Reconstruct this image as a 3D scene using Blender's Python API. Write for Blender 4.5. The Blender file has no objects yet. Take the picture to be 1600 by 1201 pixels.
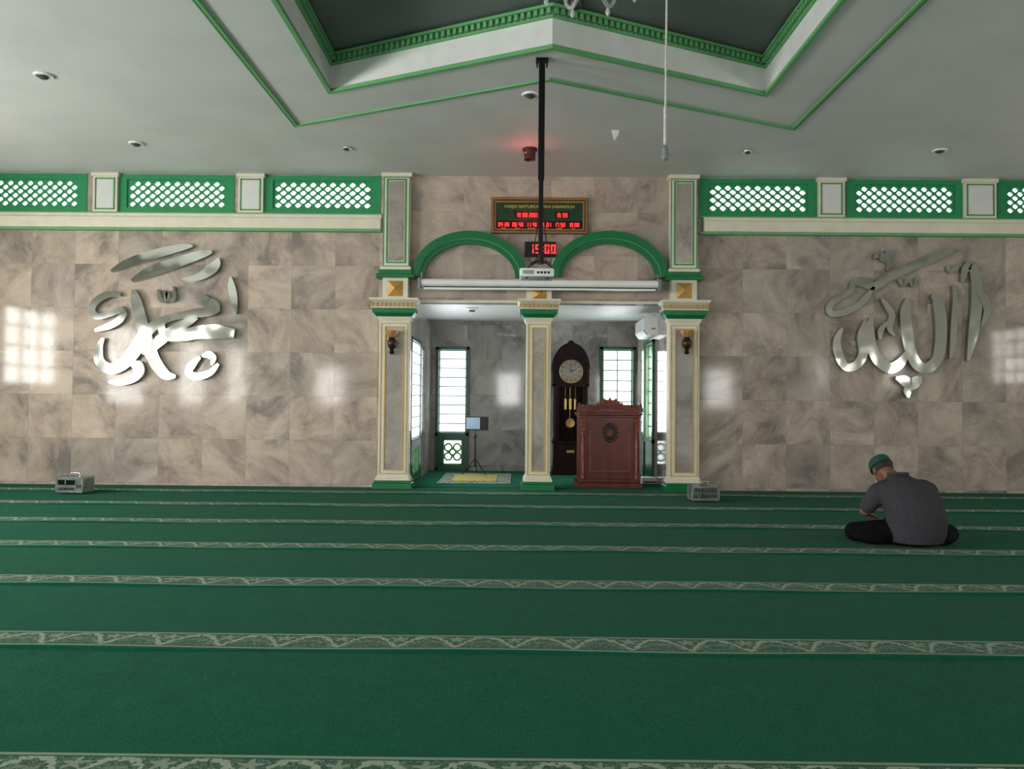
import bpy, bmesh, math, random
from mathutils import Vector, Matrix
random.seed(7)
S=bpy.context.scene; C=S.collection
S.view_settings.view_transform='Standard'
F=1200.0; H=1.143; W=10.15; ZC=4.14
FWD=Vector((7/F,-27.5/F,-1)).normalized()
RX=Vector((1,-.009,0)); RX=(RX-FWD*RX.dot(FWD)).normalized()
UP=RX.cross(FWD); R3=Matrix((RX,FWD,UP))
cd=bpy.data.cameras.new('camera'); cam=bpy.data.objects.new('camera',cd); C.objects.link(cam)
cd.sensor_width=36; cd.sensor_fit='HORIZONTAL'; cd.lens=36*F/1600
cam.matrix_world=Matrix.Translation((0,0,H))@R3.to_4x4(); S.camera=cam
def ray(u,v): return R3@Vector(((u-800)/F,-(v-600.5)/F,-1))
def PY(u,v,Y):
    r=ray(u,v); t=Y/r.y; return Vector((t*r.x,Y,H+t*r.z))
def PZ(u,v,Z):
    r=ray(u,v); t=(Z-H)/r.z; return Vector((t*r.x,t*r.y,Z))
def lin(c): return tuple(((x/255)/12.92 if x/255<=.04045 else ((x/255+.055)/1.055)**2.4) for x in c)
# ---------------------------------------------------------------- materials
class G:
    def __init__(s,name):
        s.m=bpy.data.materials.new(name); s.m.use_nodes=True; s.t=s.m.node_tree; s.b=s.t.nodes['Principled BSDF']
    def n(s,typ,ins=None,**kw):
        k=s.t.nodes.new(typ)
        for a,v in kw.items(): setattr(k,a,v)
        for a,v in (ins or {}).items():
            if isinstance(v,bpy.types.NodeSocket): s.t.links.new(v,k.inputs[a])
            else: k.inputs[a].default_value=v
        return k
    def math(s,op,a,b=0.0,c=None,clamp=False):
        d={0:a,1:b}
        if c is not None: d[2]=c
        return s.n('ShaderNodeMath',d,operation=op,use_clamp=clamp).outputs[0]
    def mix(s,f,a,b):
        k=s.t.nodes.new('ShaderNodeMix'); k.data_type='RGBA'
        for i,v in ((0,f),(6,a),(7,b)):
            if isinstance(v,bpy.types.NodeSocket): s.t.links.new(v,k.inputs[i])
            else: k.inputs[i].default_value=(v if i==0 else (tuple(v)+(1,))[:4])
        return k.outputs[2]
    def ramp(s,f,stops):
        k=s.n('ShaderNodeValToRGB',{0:f}); e=k.color_ramp.elements
        while len(e)<len(stops): e.new(.5)
        for i,(p,c) in enumerate(stops):
            e[i].position=p; e[i].color=(tuple(c)+(1,))[:4] if not isinstance(c,(int,float)) else (c,c,c,1)
        return k.outputs[0]
    def set(s,**kw):
        for a,v in kw.items():
            a=a.replace('_',' ')
            if isinstance(v,bpy.types.NodeSocket): s.t.links.new(v,s.b.inputs[a])
            else: s.b.inputs[a].default_value=v
def mat(name,col,rough=.5,metal=0,noise=.08,ns=6,bump=0,bs=40,emit=0,spec=.5,stretch=None,dist=0):
    g=G(name); c=lin(col); tc=g.n('ShaderNodeTexCoord').outputs['Object']
    if stretch: tc=g.n('ShaderNodeMapping',{0:tc,3:stretch}).outputs[0]
    nz=g.n('ShaderNodeTexNoise',{'Vector':tc,'Scale':ns,'Detail':5.0,'Distortion':dist}).outputs[0]
    col2=g.mix(g.math('MULTIPLY_ADD',nz,2.2,-.6,clamp=True),[x*(1-noise*2) for x in c],[min(1,x*(1+noise*2)) for x in c])
    g.set(Base_Color=col2,Roughness=rough,Metallic=metal)
    g.b.inputs['Specular IOR Level'].default_value=spec
    if bump:
        n2=g.n('ShaderNodeTexNoise',{'Vector':tc,'Scale':bs,'Detail':3.0}).outputs[0]
        g.set(Normal=g.n('ShaderNodeBump',{'Strength':bump,'Height':n2,'Distance':.01}).outputs[0])
    if emit:
        g.set(Emission_Color=tuple(c)+(1,),Emission_Strength=emit)
    return g.m
def marble(name,x0,z0,tile=.578,axis=0,light=(204,187,171),mid=(178,161,147),dark=(134,125,119),vein=(218,206,194),rough=.085,tiles=True,bright=1.0,spec=.22):
    g=G(name); pos=g.n('ShaderNodeNewGeometry').outputs['Position']
    sp=g.n('ShaderNodeSeparateXYZ',{0:pos}).outputs
    u=g.math('DIVIDE',g.math('SUBTRACT',sp[axis],x0),tile); v=g.math('DIVIDE',g.math('SUBTRACT',sp[2],z0),tile)
    fu=g.math('FLOOR',u); fv=g.math('FLOOR',v)
    wn=g.n('ShaderNodeTexWhiteNoise',{'Vector':g.n('ShaderNodeCombineXYZ',{0:fu,1:fv,2:3.3}).outputs[0]},noise_dimensions='3D')
    off=g.n('ShaderNodeVectorMath',{0:wn.outputs['Color'],1:(19,19,19)},operation='MULTIPLY').outputs[0]
    p2=g.n('ShaderNodeVectorMath',{0:pos,1:off},operation='ADD').outputs[0]
    rot=g.n('ShaderNodeVectorRotate',{'Vector':p2,'Angle':g.math('MULTIPLY',wn.outputs['Value'],6.28)},rotation_type='Y_AXIS' if axis==0 else 'X_AXIS').outputs[0]
    st=g.n('ShaderNodeMapping',{0:rot,3:(1.0,1.0,1.6)}).outputs[0]
    n1=g.n('ShaderNodeTexNoise',{'Vector':st,'Scale':1.5,'Detail':9.0,'Roughness':.64,'Distortion':.7}).outputs[0]
    base=g.ramp(n1,[(.34,lin(dark)),(.47,lin(mid)),(.64,lin(light))])
    n2=g.n('ShaderNodeTexNoise',{'Vector':st,'Scale':1.9,'Detail':7.0,'Roughness':.6,'Distortion':1.2}).outputs[0]
    vn=g.math('ABSOLUTE',g.math('SUBTRACT',n2,.5))
    vf=g.math('MULTIPLY',g.math('SUBTRACT',1.0,g.math('DIVIDE',vn,.011,clamp=True)),.32)
    base=g.mix(vf,base,lin(vein))
    n3=g.n('ShaderNodeTexNoise',{'Vector':st,'Scale':9.0,'Detail':7.0,'Roughness':.78}).outputs[0]
    base=g.mix(g.math('MULTIPLY',g.math('MULTIPLY_ADD',n3,5.0,-2.6,clamp=True),.32),base,lin(dark))
    rv=g.n('ShaderNodeSeparateColor',{0:wn.outputs['Color']}).outputs
    base=g.mix(g.math('MULTIPLY',g.math('POWER',rv[1],2.2),.55),base,g.mix(g.math('MULTIPLY_ADD',n1,3.0,-1.0,clamp=True),lin((126,121,118)),lin((174,167,160))))
    br=g.math('MULTIPLY',g.math('MULTIPLY_ADD',rv[2],.2,.84),bright)
    base=g.n('ShaderNodeVectorMath',{0:base,'Scale':br},operation='SCALE').outputs[0]
    if tiles:
        du=g.math('ABSOLUTE',g.math('SUBTRACT',g.math('FRACT',u),.5)); dv=g.math('ABSOLUTE',g.math('SUBTRACT',g.math('FRACT',v),.5))
        gr=g.math('GREATER_THAN',g.math('MAXIMUM',du,dv),.4955)
        base=g.mix(g.math('MULTIPLY',gr,.35),base,lin((112,104,96)))
    g.set(Base_Color=base,Roughness=rough)
    g.b.inputs['Specular IOR Level'].default_value=spec
    return g.m
def carpet(name):
    g=G(name); pos=g.n('ShaderNodeNewGeometry').outputs['Position']; sp=g.n('ShaderNodeSeparateXYZ',{0:pos}).outputs
    n1=g.n('ShaderNodeTexNoise',{'Vector':pos,'Scale':110.0,'Detail':4.0}).outputs[0]
    n2=g.n('ShaderNodeTexNoise',{'Vector':pos,'Scale':6.0,'Detail':9.0,'Roughness':.75}).outputs[0]
    gr=g.mix(g.math('MULTIPLY_ADD',n1,2.0,-.5,clamp=True),lin((12,70,51)),lin((22,104,77)))
    gr=g.mix(g.math('MULTIPLY_ADD',n2,2.4,-.7,clamp=True),g.n('ShaderNodeVectorMath',{0:gr,'Scale':.8},operation='SCALE').outputs[0],gr)
    yy=g.math('ADD',sp[1],g.math('MULTIPLY_ADD',g.math('LESS_THAN',sp[1],2.95),.09,-2.3))
    v=g.math('DIVIDE',g.math('MULTIPLY',g.math('FRACT',g.math('DIVIDE',yy,1.175)),1.175),.26)
    inb=g.math('MULTIPLY',g.math('LESS_THAN',v,1.0),g.math('LESS_THAN',sp[1],W-.02))
    e=g.math('ABSOLUTE',g.math('SUBTRACT',v,.5))
    line=g.math('MULTIPLY',g.math('GREATER_THAN',e,.37),g.math('LESS_THAN',e,.44))
    nd=g.n('ShaderNodeTexNoise',{'Vector':pos,'Scale':46.0,'Detail':3.0}).outputs[0]
    wob=g.math('MULTIPLY_ADD',nd,.6,-.3)
    u=g.math('DIVIDE',sp[0],.27)
    sc=g.math('ABSOLUTE',g.math('SINE',g.math('MULTIPLY',u,math.pi)))
    vv=g.math('DIVIDE',g.math('SUBTRACT',v,.16),.68)
    arc=g.math('ABSOLUTE',g.math('ADD',g.math('SUBTRACT',vv,sc),wob))
    z1=g.math('LESS_THAN',arc,.11)
    arc2=g.math('ABSOLUTE',g.math('ADD',g.math('SUBTRACT',vv,g.math('MULTIPLY',sc,.55)),wob)); z2=g.math('LESS_THAN',arc2,.04)
    du=g.math('SUBTRACT',g.math('FRACT',g.math('ADD',u,.5)),.5); dd=g.math('SUBTRACT',vv,.74)
    rr=g.math('SQRT',g.math('ADD',g.math('MULTIPLY',g.math('MULTIPLY',du,1.6),g.math('MULTIPLY',du,1.6)),g.math('MULTIPLY',dd,dd)))
    an=g.math('ARCTAN2',dd,g.math('MULTIPLY',du,1.6))
    pet=g.math('LESS_THAN',g.math('ADD',rr,g.math('MULTIPLY',wob,.4)),g.math('MULTIPLY_ADD',g.math('SINE',g.math('MULTIPLY',an,5.0)),.08,.17))
    n3=g.n('ShaderNodeTexNoise',{'Vector':pos,'Scale':44.0,'Detail':1.5,'Distortion':1.2}).outputs[0]
    scr=g.math('LESS_THAN',g.math('ABSOLUTE',g.math('SUBTRACT',n3,.5)),.035)
    inn=g.math('LESS_THAN',e,.34)
    z=g.math('MAXIMUM',z1,g.math('MAXIMUM',g.math('MULTIPLY',pet,.75),g.math('MULTIPLY',g.math('MAXIMUM',scr,z2),.5)))
    pat=g.math('MAXIMUM',g.math('MULTIPLY',z,inn),g.math('MULTIPLY',line,.8))
    bandc=g.mix(inn,lin((16,84,60)),lin((54,92,72)))
    bandc=g.mix(g.math('MULTIPLY',pat,.8),bandc,lin((162,172,154)))
    col=g.mix(inb,gr,bandc)
    g.set(Base_Color=col,Roughness=1.0,Normal=g.n('ShaderNodeBump',{'Strength':.4,'Height':n1,'Distance':.005}).outputs[0])
    g.b.inputs['Specular IOR Level'].default_value=.0
    g.b.inputs['Sheen Weight'].default_value=.03
    return g.m
M=dict(
 wl=marble('marble_left',PY(590,560,W).x,.04), wr=marble('marble_right_shaded',PY(1160,560,W).x,.04,light=(192,177,163),mid=(166,151,140),dark=(126,119,114)),  # right wall: same marble, tones darkened for the dimmer light there
 wc=marble('marble_center',-1.3,.2,tile=.578,light=(196,180,164)),
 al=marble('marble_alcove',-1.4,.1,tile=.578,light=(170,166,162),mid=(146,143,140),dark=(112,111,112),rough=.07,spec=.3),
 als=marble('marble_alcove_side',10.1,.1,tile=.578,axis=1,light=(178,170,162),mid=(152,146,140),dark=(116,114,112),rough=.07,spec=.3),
 ins=marble('marble_inset',0,.1,tile=1.7,light=(186,176,166),mid=(164,156,146),dark=(134,128,122),tiles=False,rough=.3),
 cream=mat('cream_paint',(216,210,190),.5,noise=.03), white=mat('white_paint',(212,214,211),.5,noise=.03),
 ceil=mat('ceiling_paint',(207,208,206),.6,noise=.03,ns=1.5,spec=.2), ceil_shade=mat('shaded_ceiling_paint',(104,110,109),.6,noise=.05,ns=1.5,spec=.2),  # recess ceiling: weak light painted in as a darker grey
 green=mat('green_gloss_paint',(14,108,60),.3,noise=.05), lgreen=mat('light_green_paint',(98,164,106),.5,noise=.04),
 vgreen=mat('vent_green_paint',(34,136,84),.4,noise=.05), dgreen=mat('dark_green_paint',(10,76,44),.35,noise=.05),
 gold=mat('gold_paint',(186,146,74),.4,metal=.2,noise=.1), goldl=mat('gold_line_paint',(190,160,92),.4,metal=.1,noise=.06),
 carpet=carpet('green_carpet'), plain=mat('outer_wall_paint',(196,192,182),.6,noise=.04), rearp=mat('rear_wall_paint',(118,118,110),.6,noise=.06),
 mirror=None, black=mat('black_metal',(16,17,18),.35,metal=.3,noise=.1), whitep=mat('white_plastic',(226,228,226),.35,noise=.02),
 greyp=mat('grey_plastic',(120,124,126),.4,noise=.03),
 wood=mat('pulpit_wood',(88,36,26),.3,noise=.22,ns=5,stretch=(1,1,.15),dist=1.5,bump=.15,bs=30,spec=.4), woodd=mat('clock_wood',(24,12,12),.4,noise=.2,ns=5,stretch=(1,1,.15),spec=.12),
 woodf=mat('frame_wood',(92,56,34),.4,noise=.2,ns=8,dist=1), woodl=mat('carved_wood_light',(124,58,42),.38,noise=.2,ns=12), woodk=mat('emblem_dark_wood',(48,20,16),.4,noise=.2,ns=12),
 brass=mat('brass',(170,140,84),.3,metal=.7,noise=.08), silver=mat('silver_face',(116,112,104),.35,metal=.0,noise=.08), stem=mat('chandelier_metal',(150,150,146),.3,metal=.6,noise=.05),
 alu=mat('brushed_aluminium',(186,190,188),.25,metal=.85,noise=.08,ns=20), tinp=mat('metal_panel',(140,152,146),.25,metal=.7,noise=.2,ns=10),
 darkglass=mat('dark_glass',(20,18,18),.06,noise=.05), led=mat('red_led',(255,44,44),.5,emit=3.2,noise=0), ledg=mat('yellow_sign_print',(190,176,80),.5,noise=0,emit=.08),
 sign=mat('green_sign_print',(20,60,34),.3,noise=.25,ns=30), signr=mat('sign_dark_red',(44,10,12),.25,noise=.1), blk=mat('black_plastic',(14,14,15),.3,noise=.05),
 amber=mat('amber_glass',(178,128,82),.25,noise=.15,ns=20), bronze=mat('dark_bronze',(56,36,26),.35,metal=.5,noise=.2),
 rope=mat('pale_rope',(200,198,188),.7,noise=.1,ns=60), skin=mat('skin',(116,76,56),.5,noise=.06,ns=12),
 shirt=mat('grey_shirt_cloth',(62,61,66),.9,noise=.08,ns=30,bump=.5,bs=8,spec=.1), trous=mat('black_trouser_cloth',(15,14,17),.9,noise=.15,ns=20,bump=.3,bs=10,spec=.1),
 hair=mat('dark_hair',(28,26,26),.7,noise=.25,ns=120,bump=.6,bs=160), cap=mat('green_cap_cloth',(14,72,52),.85,noise=.1,ns=40,bump=.3,bs=60),
 capb=mat('dark_cap_band',(24,62,48),.85,noise=.2,ns=60),
 rug=None, yellow=mat('yellow_mat_cloth',(160,146,60),.85,noise=.35,ns=26,dist=2), paper=mat('pale_blue_paper',(150,176,196),.6,noise=.05),
 lens=mat('dark_lamp_glass',(70,70,72),.15,noise=.1), dark=mat('dark_fixture',(52,38,36),.4,noise=.1),
 eye=mat('eye_white',(220,216,208),.3,noise=0), glass=None)
g=G('mirror_steel'); tc=g.n('ShaderNodeTexCoord').outputs['Object']
nz=g.n('ShaderNodeTexNoise',{'Vector':tc,'Scale':2.6,'Detail':1.0}).outputs[0]
g.set(Base_Color=lin((178,181,175))+(1,),Metallic=1.0,Roughness=.1,Normal=g.n('ShaderNodeBump',{'Strength':.28,'Height':nz,'Distance':.05}).outputs[0]); M['mirror']=g.m
g=G('crystal_glass'); g.set(Base_Color=(.8,.84,.84,1),Roughness=.1); g.b.inputs['Transmission Weight'].default_value=.7; M['glass']=g.m
g=G('patterned_rug'); tc=g.n('ShaderNodeNewGeometry').outputs['Position']
vo=g.n('ShaderNodeTexVoronoi',{'Vector':tc,'Scale':13.0}).outputs['Distance']
g.set(Base_Color=g.ramp(vo,[(.0,lin((170,166,146))),(.35,lin((40,90,62))),(.6,lin((140,146,134))),(.8,lin((26,70,52)))]),Roughness=.9); M['rug']=g.m
# ---------------------------------------------------------------- mesh helper
ORG={}
def tag(o,label=None,cat=None,group=None,kind=None):
    if label: o['label']=label
    if cat: o['category']=cat
    if group: o['group']=group
    if kind: o['kind']=kind
    return o
def empty(name,loc,label,cat,group=None,rz=0):
    o=bpy.data.objects.new(name,None); C.objects.link(o); o.location=loc; o.rotation_euler=(0,0,rz); o.empty_display_size=.1
    ORG[o.name]=Vector(loc); return tag(o,label,cat,group)
def kids(o): return [c for c in bpy.data.objects if c.parent==o]
class MB:
    def __init__(s): s.bm=bmesh.new()
    def box(s,x0,x1,y0,y1,z0,z1,bev=0):
        x0,x1=min(x0,x1),max(x0,x1); y0,y1=min(y0,y1),max(y0,y1); z0,z1=min(z0,z1),max(z0,z1)
        v=[s.bm.verts.new(p) for p in ((x0,y0,z0),(x1,y0,z0),(x1,y1,z0),(x0,y1,z0),(x0,y0,z1),(x1,y0,z1),(x1,y1,z1),(x0,y1,z1))]
        f=[s.bm.faces.new([v[i] for i in q]) for q in ((0,3,2,1),(4,5,6,7),(0,1,5,4),(1,2,6,5),(2,3,7,6),(3,0,4,7))]
        if bev:
            ed=list({e for k in f for e in k.edges})
            bmesh.ops.bevel(s.bm,geom=ed,offset=bev,segments=2,affect='EDGES',profile=.5)
        return s
    def cbox(s,c,d,bev=0): return s.box(c[0]-d[0]/2,c[0]+d[0]/2,c[1]-d[1]/2,c[1]+d[1]/2,c[2]-d[2]/2,c[2]+d[2]/2,bev)
    def extr(s,pts,vec):
        vec=Vector(vec); a=[s.bm.verts.new(p) for p in pts]; b=[s.bm.verts.new(Vector(p)+vec) for p in pts]; n=len(pts)
        s.bm.faces.new(a); s.bm.faces.new(b[::-1])
        for i in range(n): s.bm.faces.new((a[i],b[i],b[(i+1)%n],a[(i+1)%n]))
        return s
    def rings(s,rs,close=True,cap=True):
        vs=[[s.bm.verts.new(p) for p in r] for r in rs]
        for a,b in zip(vs,vs[1:]):
            n=len(a)
            for i in range(n if close else n-1): s.bm.faces.new((a[i],a[(i+1)%n],b[(i+1)%n],b[i]))
        if cap and close:
            for q in (vs[0],vs[-1]):
                try: s.bm.faces.new(q)
                except Exception: pass
        return s
    def tube(s,path,r,n=10):
        path=[Vector(p) for p in path]; rs=[]; k=len(path)
        for i,p in enumerate(path):
            t=(path[min(i+1,k-1)]-path[max(i-1,0)]).normalized()
            if i==0: u=t.orthogonal().normalized()
            else: u=(u-t*u.dot(t)).normalized()
            w=t.cross(u); rr=r[i] if isinstance(r,(list,tuple)) else r
            rs.append([p+(u*math.cos(6.2832*j/n)+w*math.sin(6.2832*j/n))*rr for j in range(n)])
        return s.rings(rs)
    def cyl(s,p0,p1,r0,r1=None,n=20): return s.tube([p0,p1],[r0,r0 if r1 is None else r1],n)
    def lathe(s,prof,c,n=28,mx=None,sx=1,sy=1):
        c=Vector(c); rs=[]
        for r,z in prof:
            rr=[Vector((max(r,1e-4)*math.cos(6.2832*j/n)*sx,max(r,1e-4)*math.sin(6.2832*j/n)*sy,z)) for j in range(n)]
            if mx: rr=[mx@p for p in rr]
            rs.append([p+c for p in rr])
        return s.rings(rs)
    def sph(s,c,r,n=18,mx=None):
        if isinstance(r,(int,float)): r=(r,r,r)
        c=Vector(c); rs=[]
        for i in range(1,n//2+1):
            t=math.pi*(i/(n//2+1)); rr=[Vector((math.sin(t)*math.cos(6.2832*j/n)*r[0],math.sin(t)*math.sin(6.2832*j/n)*r[1],math.cos(t)*r[2])) for j in range(n)]
            if mx: rr=[mx@p for p in rr]
            rs.append([p+c for p in rr])
        return s.rings(rs)
    def cap(s,p0,p1,r0,r1,n=16):
        s.sph(p0,r0,n); s.sph(p1,r1,n); return s.cyl(p0,p1,r0,r1,n)
    def build(s,name,m,parent=None,smooth=False,remesh=0,sm=4):
        bmesh.ops.recalc_face_normals(s.bm,faces=s.bm.faces)
        me=bpy.data.meshes.new(name); 
        if parent: org=ORG[parent.name]
        else:
            xs=[v.co for v in s.bm.verts]
            org=Vector(((min(p.x for p in xs)+max(p.x for p in xs))/2,(min(p.y for p in xs)+max(p.y for p in xs))/2,min(p.z for p in xs)))
        bmesh.ops.translate(s.bm,vec=-org,verts=s.bm.verts); s.bm.to_mesh(me); s.bm.free()
        o=bpy.data.objects.new(name,me); C.objects.link(o)
        if remesh:
            md=o.modifiers.new('r','REMESH'); md.mode='VOXEL'; md.voxel_size=remesh
            m2=o.modifiers.new('s','SMOOTH'); m2.iterations=sm; m2.factor=.6
            dg=bpy.context.evaluated_depsgraph_get(); me2=bpy.data.meshes.new_from_object(o.evaluated_get(dg)); o.modifiers.clear(); o.data=me2; me=me2; smooth=True
        me.materials.clear(); me.materials.append(m)
        if smooth:
            for p in me.polygons: p.use_smooth=True
            if not remesh: me.set_sharp_from_angle(angle=math.radians(42))
        if parent: o.parent=parent
        else: o.location=org
        ORG[o.name]=org.copy(); return o
def struct(name,mb,m,parent=None,smooth=False):
    o=mb.build(name,m,parent,smooth)
    if not parent: o['kind']='structure'
    return o
def text(body,size,c,m,parent,name,width=None,ext=.002,rotz=0):
    cu=bpy.data.curves.new(name,'FONT'); cu.body=body; cu.size=size; cu.align_x='CENTER'; cu.align_y='CENTER'; cu.extrude=ext
    o=bpy.data.objects.new('tmp',cu); C.objects.link(o); dg=bpy.context.evaluated_depsgraph_get()
    me=bpy.data.meshes.new_from_object(o.evaluated_get(dg)); bpy.data.objects.remove(o)
    if not len(me.vertices): return
    xs=[v.co.x for v in me.vertices]; w=max(xs)-min(xs); k=(width/w) if width else 1
    me.transform(Matrix.Translation(Vector(c)-ORG[parent.name])@Matrix.Rotation(rotz,4,'Z')@Matrix.Rotation(math.pi/2,4,'X')@Matrix.Diagonal((k,1,1,1)))
    me.materials.clear(); me.materials.append(m); o=bpy.data.objects.new(name,me); C.objects.link(o); o.parent=parent; ORG[o.name]=ORG[parent.name].copy(); return o
SEG={'0':'abcdef','1':'bc','2':'abged','3':'abgcd','4':'fgbc','5':'afgcd','6':'afgedc','7':'abc','8':'abcdefg','9':'abcdfg'}
def sevenseg(mb,txt,x,y,z,h,gap=1.35):
    w=h*.5; t=h*.14
    for ch in txt:
        if ch==' ': x+=w*.7; continue
        if ch==':':
            mb.cbox((x+t/2,y,z+h*.3),(t,.004,t)); mb.cbox((x+t/2,y,z+h*.7),(t,.004,t)); x+=t*2.4; continue
        for sg in SEG[ch]:
            b={'a':(0,w,h-t,h),'g':(0,w,h/2-t/2,h/2+t/2),'d':(0,w,0,t),'f':(0,t,h/2,h),'b':(w-t,w,h/2,h),'e':(0,t,0,h/2),'c':(w-t,w,0,h/2)}[sg]
            mb.box(x+b[0],x+b[1],y-.002,y+.002,z+b[2],z+b[3])
        x+=w*gap
    return x
def holes(mb,axis,c0,c1,u0,u1,z0,z1,hs):
    us=sorted({u0,u1,*[h[0] for h in hs],*[h[1] for h in hs]}); zs=sorted({z0,z1,*[h[2] for h in hs],*[h[3] for h in hs]})
    us=[u for u in us if u0<=u<=u1]; zs=[q for q in zs if z0<=q<=z1]
    for a,b in zip(us,us[1:]):
        for p,q in zip(zs,zs[1:]):
            mu,mz=(a+b)/2,(p+q)/2
            if any(h[0]<mu<h[1] and h[2]<mz<h[3] for h in hs): continue
            if axis=='x': mb.box(a,b,c0,c1,p,q)
            else: mb.box(c0,c1,a,b,p,q)
    return mb
# ---------------------------------------------------------------- setting
XL,XR,YB=-8.4,8.4,-5.0
AX0,AX1,AZ,AY=-1.42,1.98,2.455,12.65
struct('floor',MB().box(XL,XR,YB,W+.05,-.1,.004),M['carpet'])
ven=[]
VZ0,VZ1=3.62,4.13
for a in (-45,185,413): ven.append(PY(a,300,W).x)
for a in (1093,1322,1558): ven.append(PY(a,305,W).x)
VW=1.555
vh=[(x,x+VW,VZ0,VZ1) for x in ven]
struct('wall_front_left',holes(MB(),'x',W,W+.2,XL,-1.55,0,ZC,vh[:3]),M['wl'])
struct('wall_front_right',holes(MB(),'x',W,W+.2,2.1,XR,0,ZC,vh[3:]),M['wr'])
mb=MB().box(-1.55,2.1,W,W+.2,AZ,ZC); mb.box(-1.55,AX0,W,W+.12,0,AZ); mb.box(AX1,2.1,W,W+.2,0,AZ)
struct('wall_front_center',mb,M['wc'])
def win(u0,v0,u1,v1,Y=AY):
    a=PY(u0,v0,Y); b=PY(u1,v1,Y); return [a.x,b.x,b.z,a.z]
wb1=win(686,546,728,676); wb2=win(942,546,988,676)
vb1=win(692,686,722,726); vb2=win(948,686,980,726)
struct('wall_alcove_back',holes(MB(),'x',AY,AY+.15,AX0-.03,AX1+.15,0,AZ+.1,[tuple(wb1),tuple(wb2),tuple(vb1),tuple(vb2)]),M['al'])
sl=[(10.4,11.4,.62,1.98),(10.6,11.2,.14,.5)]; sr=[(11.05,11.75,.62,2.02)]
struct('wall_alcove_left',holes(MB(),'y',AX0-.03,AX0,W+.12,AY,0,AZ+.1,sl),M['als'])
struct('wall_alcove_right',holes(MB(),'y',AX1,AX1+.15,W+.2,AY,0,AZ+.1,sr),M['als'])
struct('ceiling_alcove',MB().box(AX0,AX1,W+.2,AY,AZ+.02,AZ+.12),M['white'])
struct('floor_alcove',MB().box(AX0-.1,AX1+.1,W+.05,AY,-.1,.012),M['carpet'])
# side / rear walls with windows that light the hall
LW=[(6.3,7.8,1.35,2.7),(3.0,4.6,1.0,2.7),(-.4,1.2,1.0,2.7),(-3.6,-2,1.0,2.7)]
RW=[(6.6,7.6,1.5,2.5),(2.6,3.6,1.5,2.5),(-1.6,-.6,1.5,2.5)]
BW=[(-6.6,-5.7,1.0,2.3),(-3.6,-2.7,1.0,2.3),(-.75,.15,1.0,2.3),(3.2,3.9,1.0,2.3),(6.2,7.1,1.0,2.3)]
struct('wall_left',holes(MB(),'y',XL-.2,XL,YB,W,0,ZC,LW),M['plain'])
struct('wall_right',holes(MB(),'y',XR,XR+.2,YB,W,0,ZC,RW),M['plain'])
struct('wall_rear',holes(MB(),'x',YB-.2,YB,XL,XR,0,ZC,BW),M['rearp'])
wn=[5]
def grid(mb,ax,c,u0,u1,z0,z1,nu,nz,t=.03,d=.03,fr=.05):
    def b(a0,a1,p,q):
        if ax=='x': mb.box(a0,a1,c-d,c+d,p,q)
        else: mb.box(c-d,c+d,a0,a1,p,q)
    b(u0,u0+fr,z0,z1); b(u1-fr,u1,z0,z1); b(u0,u1,z0,z0+fr); b(u0,u1,z1-fr,z1)
    for i in range(1,nu): x=u0+(u1-u0)*i/nu; b(x-t/2,x+t/2,z0,z1)
    for i in range(1,nz): z=z0+(z1-z0)*i/nz; b(u0,u1,z-t/2,z+t/2)
    return mb
def area(c,dirv,sx,sz,L,col=(1,1,1)):
    l=bpy.data.lights.new('window_light','AREA'); l.shape='RECTANGLE'; l.size=sx; l.size_y=sz; l.energy=L*math.pi*sx*sz; l.color=col
    o=bpy.data.objects.new('window_light',l); C.objects.link(o); o.location=c; o.rotation_euler=Vector(dirv).to_track_quat('-Z','Y').to_euler()
for ax,lst,c,dv,L in (('y',LW,XL-.1,(1,0,0),36),('y',RW,XR+.1,(-1,0,0),17),('x',BW,YB-.1,(0,1,0),30)):
    for h in lst:
        mb=grid(MB(),ax,c+(.06 if c<0 else -.06),*h,3,4); struct('window_%d'%wn[0],mb,M['cream']); wn[0]+=1
        u=(h[0]+h[1])/2; z=(h[2]+h[3])/2
        p=(c,u,z) if ax=='y' else (u,c,z)
        area(p,dv,h[1]-h[0],h[3]-h[2],L,(1,.985,.955) if ax=='y' else (1,.97,.94))
# ceiling with recess
A=PZ(515,140,ZC); B=PZ(1195,148,ZC); T=PZ(850,72,ZC)
hy=(A.y+B.y)/2; hole=[(A.x,-1.5),(A.x,hy),((A.x+B.x)/2,T.y),(B.x,hy),(B.x,-1.5)]
e_=.025
mb=MB(); mb.box(XL,A.x-e_,YB,W+.2,ZC,ZC+.1); mb.box(B.x+e_,XR,YB,W+.2,ZC,ZC+.1); mb.box(A.x-e_,B.x+e_,YB,-1.5-e_,ZC,ZC+.1)
mb.extr([(A.x-e_,hy+e_,ZC),(hole[2][0],T.y+e_,ZC),(B.x+e_,hy+e_,ZC),(B.x+e_,W+.2,ZC),(A.x-e_,W+.2,ZC)],(0,0,.1))
struct('ceiling',mb,M['ceil'])
def offs(poly,d):
    n=len(poly); ar=sum(poly[i][0]*poly[(i+1)%n][1]-poly[(i+1)%n][0]*poly[i][1] for i in range(n)); sg=1 if ar>0 else -1; out=[]
    for i in range(n):
        p0,p1,p2=Vector(poly[i-1]),Vector(poly[i]),Vector(poly[(i+1)%n])
        a=(p1-p0).normalized(); b=(p2-p1).normalized(); na=Vector((a.y,-a.x))*sg; nb=Vector((b.y,-b.x))*sg
        m=(na+nb).normalized(); k=d/max(.2,m.dot(na)); out.append(p1+m*k)
    return out
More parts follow.
